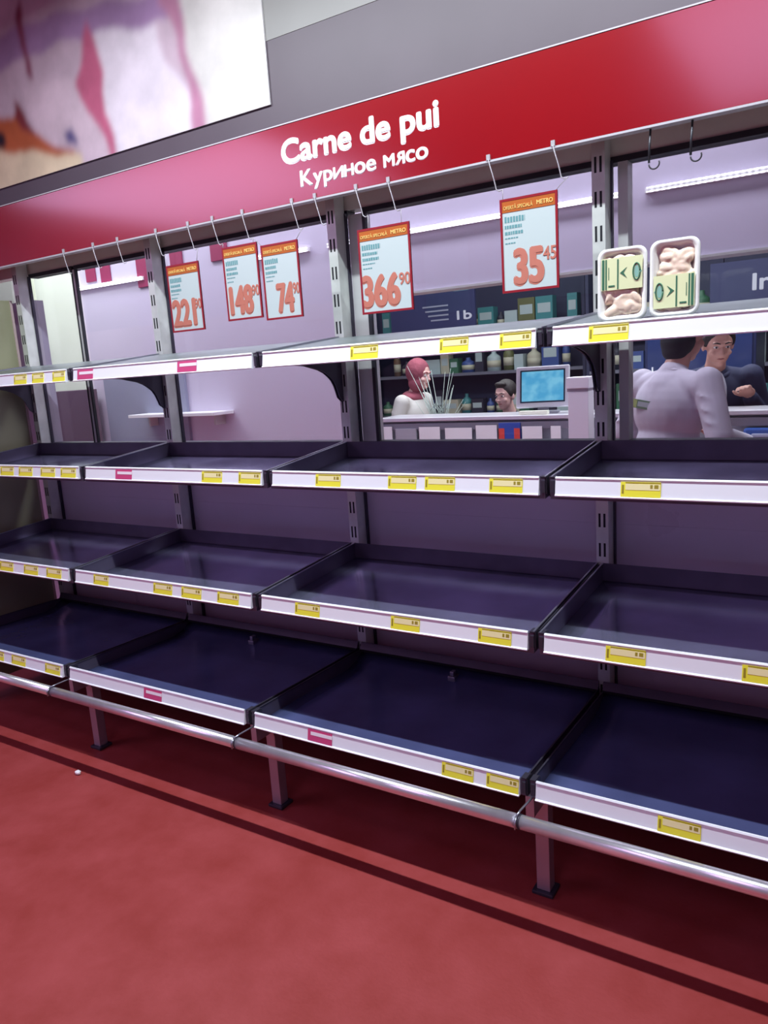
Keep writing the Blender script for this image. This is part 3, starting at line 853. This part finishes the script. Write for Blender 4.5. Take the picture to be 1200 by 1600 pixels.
# ---------------------------------------------------------------- people
SK = mat('skin', (.62, .34, .27), .5, var=.06, vscale=20, sub=.1)
SKL = mat('skin_light', (.74, .45, .40), .5, var=.06, vscale=20, sub=.1)
HAIRD = mat('hair_dark', (.02, .014, .012), .6, bump=.3, bscale=150)
def cone_chain(b, pts, rs):
    for p, q, r0, r1 in zip(pts[:-1], pts[1:], rs[:-1], rs[1:]):
        b.tube([p, q], [r0, r1], 14); b.ell(p, (r0,) * 3, None, 14, 9)
    b.ell(pts[-1], (rs[-1],) * 3, None, 14, 9)
def voxel(o, v, it=4):
    m = o.modifiers.new('remesh', 'REMESH'); m.mode = 'VOXEL'; m.voxel_size = v; m.use_smooth_shade = True
    s = o.modifiers.new('smooth', 'SMOOTH'); s.iterations = it; s.factor = .5
def person(name_label, loc, rz, S=1.0, lean=0.0, head_pitch=0.0, head_yaw=0.0, top=None, bottom=None, skin=None, hair='short',
           hair_mat=None, handL=(-.20, .34, 1.02), handR=(.20, .34, 1.02), coat_hem=.62, female=False, shirt=None, emblem=False, elbow_out=.06):
    r = thing('person', name_label, 'person', loc, rz)
    r.scale = (S, S, S)
    skin = skin or SK
    P0 = Vector((0, 0, .94))
    Rl = Matrix.Rotation(-lean, 3, 'X')
    def up(x, y, z): return P0 + Rl @ Vector((x, y, z))
    sw = .165 if female else .19
    neck0, neck1 = up(0, -.01, .48), up(0, .02, .56)
    Hc = neck1 + (Rl @ Vector((0, .035, .115)))
    Rh = Matrix.Rotation(head_yaw, 3, 'Z') @ Matrix.Rotation(-head_pitch, 3, 'X')
    def hd(x, y, z): return Hc + Rh @ Vector((x, y, z))
    sh = [up(-sw, 0, .455), up(sw, 0, .455)]
    hands = [Vector(handL), Vector(handR)]
    elb = []
    for s, h, d in zip(sh, hands, (-1, 1)):
        m = (s + h) / 2; L = .27
        half = (h - s).length / 2; off = math.sqrt(max(.0, L * L - half * half))
        dirn = Vector((d * elbow_out * 6, -.4, -1)); ax = (h - s).normalized()
        dirn = (dirn - ax * dirn.dot(ax)).normalized()
        elb.append(m + dirn * off)
    # ----- body: one continuous surface
    b = MB()
    b.ell(Hc + Rh @ Vector((0, -.012, .025)), (.074, .092, .092), Rh, 24, 16)
    b.ell(hd(0, .020, -.035), (.058, .066, .078), Rh, 20, 14)
    b.ell(hd(0, .048, -.090), (.030, .028, .022), Rh)          # chin
    b.ell(hd(0, .084, -.012), (.011, .014, .026), Rh @ Matrix.Rotation(.25, 3, 'X'))   # nose
    b.ell(hd(0, .094, -.028), (.015, .012, .010), Rh)
    b.ell(hd(0, .072, .026), (.050, .016, .012), Rh)           # brow
    for d in (-1, 1):
        b.ell(hd(d * .074, -.008, -.012), (.010, .017, .030), Rh)    # ears
        b.ell(hd(d * .038, .058, -.030), (.020, .018, .018), Rh)     # cheeks
    cone_chain(b, [neck0, neck1, Hc + Rh @ Vector((0, -.01, -.05))], [.060, .052, .050])
    b.ell(up(0, 0, .30), (sw * .80, .10, .22), Rl); b.ell(up(0, 0, .05), (.15, .10, .16), Rl)
    for s, e, h, d in zip(sh, elb, hands, (-1, 1)):
        cone_chain(b, [s, e, h], [.045, .038, .026])
        ax = (h - e).normalized(); side = Vector((d, 0, 0)); side = (side - ax * side.dot(ax)).normalized(); nrm = ax.cross(side)
        pc = h + ax * .045
        R3 = Matrix((side, ax, nrm)).transposed()
        b.ell(pc, (.040, .050, .015), R3)
        for fi, (off, ln) in enumerate(zip((-.027, -.009, .009, .026), (.064, .074, .070, .055))):
            a0 = pc + side * off * -d + ax * .038
            dn = Vector((0, 0, -1))
            a1 = a0 + (ax + dn * .25).normalized() * ln * .45; a2 = a1 + (ax + dn * .7).normalized() * ln * .32; a3 = a2 + (ax + dn * 1.2).normalized() * ln * .25
            cone_chain(b, [a0, a1, a2, a3], [.0088, .0082, .0075, .0065])
        t0 = pc - side * .034 - ax * .012; t1 = t0 - side * .022 + ax * .026; t2 = t1 + ax * .026 - side * .004
        cone_chain(b, [t0, t1, t2], [.011, .0095, .008])
    for d in (-1, 1):
        cone_chain(b, [(d * .085, 0, .92), (d * .095, .02, .50), (d * .095, -.01, .09)], [.078, .052, .034])
        b.ell((d * .10, .05, .045), (.036, .10, .034))
    body = b.build('body', skin, r); voxel(body, .0055, 2)
    # ----- face
    for d in (-1, 1):
        b = MB(); b.ell(hd(d * .029, .0725, .006), (.0135, .008, .0065), Rh, 12, 8); e = b.build('eye', mat('eye_white', (.75, .72, .72), .3), r)
        b = MB(); b.ell(hd(d * .029, .079, .006), (.0052, .003, .0055), Rh, 10, 6); b.build('pupil', M_slot, e)
        b = MB(); b.tube([hd(d * .012, .086, .027), hd(d * .030, .084, .033), hd(d * .048, .072, .026)], [.003, .004, .002], 6); b.build('eyebrow', hair_mat or HAIRD, r)
    b = MB(); b.tube([hd(-.024, .070, -.060), hd(-.010, .0795, -.057), hd(0, .081, -.059), hd(.010, .0795, -.057), hd(.024, .070, -.060)], [.003, .0055, .0055, .0055, .003], 8)
    b.build('lips', mat('lips', (.42, .14, .13), .5), r)
    # ----- top garment
    b = MB()
    g = .022
    b.ell(up(0, -.005, .33), (sw * .88 + g, .115 + g, .18), Rl, 24, 14)
    b.ell(up(0, 0, .40), (sw + .005, .095, .10), Rl, 24, 14)
    b.ell(up(0, 0, .12), (.150 + g, .112 + g, .20), Rl, 24, 14)
    cone_chain(b, [up(0, -.01, .40), up(0, -.005, .485)], [.120, .072])
    for d in (-1, 1): cone_chain(b, [up(0, -.015, .46), up(d * (sw - .01), -.005, .425)], [.066, .066])
    if coat_hem < .85:
        rings = [(.165 + g, .125 + g, .98), (.175 + g, .135 + g, .80), (.185 + g, .15 + g, coat_hem)]
        for (a, c, z), (a2, c2, z2) in zip(rings[:-1], rings[1:]):
            n = 24
            A = [b.bm.verts.new((a * math.cos(2 * PI * k / n), c * math.sin(2 * PI * k / n), z)) for k in range(n)]
            B = [b.bm.verts.new((a2 * math.cos(2 * PI * k / n), c2 * math.sin(2 * PI * k / n), z2)) for k in range(n)]
            b.bm.faces.new(A[::-1]); b.bm.faces.new(B)
            for k in range(n): b.bm.faces.new([A[k], A[(k + 1) % n], B[(k + 1) % n], B[k]])
    for s, e, h, d in zip(sh, elb, hands, (-1, 1)):
        hh = e + (h - e) * .93
        cone_chain(b, [s, e, hh], [.066, .056, .042])
        # folds
        for q in (.25, .5, .72):
            p = s + (e - s) * q; b.ell(p + Vector((d * .01, -.01, 0)), (.068 - .012 * q, .064 - .01 * q, .016), Matrix.Rotation(.35 * d, 3, 'Y'))
    o = b.build('coat' if coat_hem < .85 else 'jacket', top, r); voxel(o, .009, 3)
    b = MB()
    n = 20
    pts = [up(.070 * math.cos(2 * PI * k / n), .062 * math.sin(2 * PI * k / n) + .004, .492 + .012 * -math.sin(2 * PI * k / n)) for k in range(n + 1)]
    b.tube(pts, .014, 8, cap=False); b.build('collar', top, o)
    if shirt:
        b = MB(); b.ell(up(0, .085, .36), (.060, .085, .17), Rl, 18, 12); b.build('shirt', shirt, r)
    if emblem:
        b = MB(); T2 = Matrix.Translation(up(-.045, -.142, .345)) @ Rl.to_4x4() @ Matrix.Rotation(.10, 4, 'Z') @ Matrix.Rotation(.12, 4, 'Y')
        b.box(-.062, .062, -.002, .014, -.020, .020, T2); em = b.build('emblem', mat('emblem_green', (.10, .16, .10), .5), o)
        b = MB(); b.box(-.060, -.026, -.0026, -.002, -.018, .018, T2); b.build('emblem_patch', mat('emblem_lime', (.30, .36, .12), .5), em)
        b = MB(); b.box(-.020, .052, -.0026, -.002, -.010, .012, T2); b.build('emblem_patch', mat('emblem_pale', (.30, .33, .36), .5), em)
    # ----- trousers, shoes
    b = MB(); b.ell((0, 0, .93), (.165, .12, .13))
    for d in (-1, 1): cone_chain(b, [(d * .085, 0, .90), (d * .095, .022, .50), (d * .095, -.01, .10)], [.098, .070, .058])
    o = b.build('trousers', bottom, r); voxel(o, .011, 3)
    for d in (-1, 1):
        b = MB(); b.ell((d * .10, .055, .05), (.048, .135, .048)); b.box(d * .10 - .042, d * .10 + .042, -.06, .17, 0, .02)
        o = b.build('shoe', M_slot, r); voxel(o, .009, 2)
    # ----- hair, cap or scarf
    b = MB(); hm = hair_mat or HAIRD
    if hair == 'short':
        b.ell(Hc + Rh @ Vector((0, -.022, .040)), (.083, .094, .088), Rh, 24, 16)
        b.ell(hd(0, .045, .098), (.055, .032, .022), Rh)
        for d in (-1, 1): b.ell(hd(d * .070, .002, .025), (.014, .030, .040), Rh)
        o = b.build('hair', hm, r); voxel(o, .008, 2)
    elif hair == 'cap':
        b.ell(Hc + Rh @ Vector((0, -.016, .050)), (.090, .104, .080), Rh, 24, 16)
        b.ell(Hc + Rh @ Vector((0, -.045, -.035)), (.084, .072, .090), Rh, 24, 16)
        b.ell(Hc + Rh @ Vector((0, -.050, -.085)), (.066, .050, .055), Rh, 20, 12)
        b.ell(hd(0, .085, .050), (.060, .050, .012), Rh)
        o = b.build('cap', hm, r); voxel(o, .008, 2)
    else:
        b.ell(Hc + Rh @ Vector((0, -.030, .030)), (.098, .105, .112), Rh, 24, 16)
        b.ell(hd(0, -.020, -.060), (.088, .080, .085), Rh, 24, 16)
        b.ell(up(0, -.01, .49), (.11, .095, .055), Rl)
        o = b.build('headscarf', hm, r); voxel(o, .009, 3)
    return r
M_coat = mat('white_coat', (.50, .47, .56), .75, bump=.35, bscale=9, var=.06, vscale=6)
M_navy = mat('navy_jacket', (.018, .022, .065), .8, bump=.3, bscale=12, var=.2)
M_trou = mat('dark_trousers', (.03, .03, .04), .8)
M_blkcap = mat('black_cap', (.012, .012, .018), .8)
M_cream = mat('cream_jacket', (.62, .60, .56), .8, bump=.3, bscale=10)
M_scarf = mat('red_scarf', (.30, .07, .10), .8, bump=.4, bscale=40, var=.2)
person('person in a pale coat and black cap standing with back turned behind the window', (2.945, 1.20, 0), -.55, S=.985, lean=.12, head_pitch=.30,
       top=M_coat, bottom=M_trou, hair='cap', hair_mat=M_blkcap, handL=(-.15, .26, 1.14), handR=(.24, .26, 1.10), coat_hem=.55, emblem=True, elbow_out=.09)
person('person in a dark navy jacket over a pale shirt leaning across the counter', (2.955, 2.30, 0), PI + .30, S=.985, lean=.36, head_pitch=.35, head_yaw=.1,
       top=M_navy, bottom=M_trou, skin=SK, hair='short', handL=(-.16, .30, 1.262), handR=(.16, .28, 1.262), coat_hem=.9,
       shirt=mat('pale_shirt', (.55, .55, .66), .8, bump=.3, bscale=12))
person('person in a dark red headscarf and cream jacket beyond the counter', (.76, 2.62, 0), -PI / 2 - .12, S=.90, lean=.12, head_pitch=.12,
       top=M_cream, bottom=M_trou, skin=SKL, hair='scarf', hair_mat=M_scarf, handL=(-.16, .26, 1.05), handR=(.16, .24, 1.02), coat_hem=.9, female=True)
person('short dark-haired person whose face just shows left of the till', (1.72, 2.34, 0), PI - .25, S=.80, lean=.05, head_pitch=.15,
       top=M_navy, bottom=M_trou, skin=SKL, hair='short', handL=(-.20, .10, .86), handR=(.20, .10, .86), coat_hem=.9, female=True)

# ---------------------------------------------------------------- shop beyond the counter
def store_sign(x0, x1, z0, z1, y, lab):
    r = thing('store_sign', lab, 'sign', (0, y, 0), 0)
    MB().box(x0, x1, 0, .03, z0, z1).build('board', mat('sign_navy', (.035, .045, .13), .5), r)
    for x in (x0 + .1, x1 - .1): MB().tube([(x, .015, z1), (x, .015, ZC)], .005, 6).build('suspension_rod', M_bracket, r)
    return r
M_sw = mat('sign_white_text', (.75, .78, .85), .6)
r = store_sign(-.50, .46, 1.86, 2.28, 4.5, 'navy aisle sign reading 1b hanging between price signs 366 and 35')
text_mesh('lettering', '1b', M_sw, r, .265, .42, 1.93, .085, 0, bold=.03)
b = MB(); 
for k in range(4): b.box(-.12 + .03 * k, .17, -.002, 0, 2.07 - .045 * k, 2.085 - .045 * k)
b.build('small_print', mat('sign_dim_text', (.35, .38, .48), .6), r)
b = MB(); b.prism([(.24, 2.20), (.40, 2.20), (.46, 2.28), (.34, 2.28)], 'y', -.002, 0); b.build('corner_graphic', mat('sign_teal', (.2, .4, .48), .5), r)
r = store_sign(2.585, 3.7, 1.80, 2.17, 4.5, 'navy sign with white letters In right of the chicken packs')
text_mesh('lettering', 'In', M_sw, r, 2.905, 3.04, 1.935, .13, 0, bold=.03)

# two long product racks in the background
pcs = [mat('pack_green', (.05, .16, .09), .4), mat('pack_teal', (.06, .25, .26), .4), mat('pack_brown', (.20, .12, .07), .5),
       mat('pack_cream', (.50, .48, .36), .5), mat('pack_blue', (.05, .09, .28), .4), mat('pack_dark', (.03, .03, .05), .5),
       mat('pack_olive', (.14, .15, .06), .5), mat('pack_pale', (.45, .55, .55), .4)]
CN = ['dark green', 'teal', 'brown', 'cream', 'blue', 'black', 'olive', 'pale blue']
NUM = ['first', 'second', 'third', 'fourth', 'fifth', 'sixth', 'seventh', 'eighth', 'ninth', 'tenth', 'eleventh', 'twelfth', 'thirteenth', 'fourteenth',
       'fifteenth', 'sixteenth', 'seventeenth', 'eighteenth', 'nineteenth', 'twentieth', 'twenty-first', 'twenty-second', 'twenty-third', 'twenty-fourth',
       'twenty-fifth', 'twenty-sixth', 'twenty-seventh', 'twenty-eighth', 'twenty-ninth', 'thirtieth', 'thirty-first', 'thirty-second', 'thirty-third', 'thirty-fourth', 'thirty-fifth']
def shop_rack(x0, x1, y, lab, levels, k0, counts):
    r = thing('store_shelf', lab, 'shelf', (0, y, 0))
    mback = mat('rack_navy', (.03, .035, .08), .6)
    MB().box(x0, x1, .30, .33, 0, 2.35).build('back_panel', mback, r)
    for z in levels: MB().box(x0 + .03, x1 - .03, -.10, .30, z - .03, z).build('shelf_board', mat('rack_board', (.16, .17, .22), .5), r)
    for x in (x0, x1 - .03): MB().box(x, x + .03, -.10, .30, 0, 2.35).build('side_panel', mback, r)
    rnd = random.Random(k0)
    cache = {}
    for li, z in enumerate(levels[1:]):
        x = x0 + .06; nth = 0
        while x < x1 - .20:
            wd = rnd.choice((.10, .14, .18)); h = rnd.choice((.16, .22, .27)); ci = rnd.randrange(len(pcs)); kind = rnd.random() < .5
            if rnd.random() < .14: x += wd; continue
            key = (wd, h, ci, kind)
            if key not in cache:
                b = MB()
                if kind:
                    R = wd * .42; b.lathe([(R, 0), (R, h * .62), (R * .9, h * .70), (R * .35, h * .84), (R * .35, h * .97), (R * .30, h)], n=12)
                    b.mi = 1; b.lathe([(R * 1.01, h * .18), (R * 1.01, h * .5)], n=12)
                    cache[key] = b.build('bottle', [pcs[ci], pcs[3]])
                else:
                    b.box(-wd / 2, wd / 2, -.06, .06, 0, h); b.mi = 1; b.box(-wd * .38, wd * .38, -.0615, -.06, h * .4, h * .75)
                    cache[key] = b.build('packet', [pcs[ci], pcs[7]], bevel=.006)
                o = cache[key]
            else:
                o = cache[key].copy(); col.objects.link(o)
            o.location = (x + wd / 2, y + .06, z)
            kn = 'bottle' if kind else 'packet'
            side = 'left' if x1 < 1.4 else 'right'
            tag(o, '%s %s, %s from left, %s board, far %s store shelf' % (CN[ci], kn, NUM[nth], ['lower', 'middle', 'upper'][li], side), kn, 'goods on the far %s store shelf' % side)
            nth += 1
            x += wd + .012
    return r
shop_rack(-2.6, 1.35, 5.2, 'far dark store shelf on the left with blurred goods', [.5, .95, 1.40, 1.85], 3, 0)
shop_rack(1.45, 4.6, 4.9, 'far dark store shelf on the right with blurred goods', [.5, .95, 1.35, 1.78], 5, 0)
# dark cooler behind the white coat
r = thing('drinks_cooler', 'tall navy drinks cooler left of the person in the pale coat', 'cooler', (2.70, 3.1, 0))
MB().box(-.30, .40, 0, .5, .08, 1.78).build('body', mat('cooler_navy', (.02, .03, .09), .4), r, bevel=.006)
MB().box(-.28, .38, -.02, 0, .12, 1.70).build('door', mat('cooler_glass', (.025, .04, .12), .12), r, bevel=.004)
MB().tube([(-.24, -.035, .8), (-.24, -.035, 1.4)], .008, 8).build('handle', M_edge, r)
MB().box(-.28, .38, .02, .48, 0, .08).build('plinth', M_black, r)
# dry twigs in a vase behind the counter
r = thing('twig_vase', 'bunch of pale dry twigs beside the person in the headscarf', 'dried plant', (1.22, 2.25, 0))
MB().lathe([(.10, 0), (.13, .1), (.12, .75), (.08, .92), (.09, .98), (.07, .98)], n=20).build('vase', mat('vase_green', (.10, .16, .12), .4), r)
rnd = random.Random(2)
for k in range(22):
    a = rnd.uniform(0, 2 * PI); s = rnd.uniform(.05, .24); h = rnd.uniform(.30, .60)
    pts = [(0, 0, .90), (s * .3 * math.cos(a), s * .3 * math.sin(a), .94 + h * .45), (s * math.cos(a), s * math.sin(a) * .6, .94 + h)]
    b = MB(); b.tube(pts, [.004, .003, .0012], 5)
    q = Vector(pts[1])
    for m_ in range(3):
        b.tube([q, q + Vector((rnd.uniform(-.06, .06), rnd.uniform(-.04, .04), rnd.uniform(.03, .10)))], [.0022, .001], 4)
    b.build('twig', mat('twig_pale', (.42, .50, .45), .6), r)

# crumb of paper on the floor
b = MB(); b.ell((0, 0, .008), (.014, .011, .009), None, 8, 6)
for v in b.bm.verts: v.co += Vector((random.uniform(-.002, .002), random.uniform(-.002, .002), abs(random.uniform(0, .001))))
o = b.build('paper_scrap', M_letter); o.location = (1.115, -.775, 0)
tag(o, 'tiny white scrap lying on the red floor before the second bay', 'scrap')

# boxes above the added violet panels (out of frame above, seen in reflections)
for x, y, hx, hy in ((3.35, -4.2, .88, 1.33), (-2.5, -4.4, 1.73, 1.43)):
    o = MB().box(x - hx, x + hx, y - hy, y + hy, 3.545, 3.60).build('added_panel_box', M_housing)
    tag(o, 'added flat light panel over the aisle, %s one' % ('right' if x > 0 else 'left'), 'ceiling light', 'added aisle light panels')
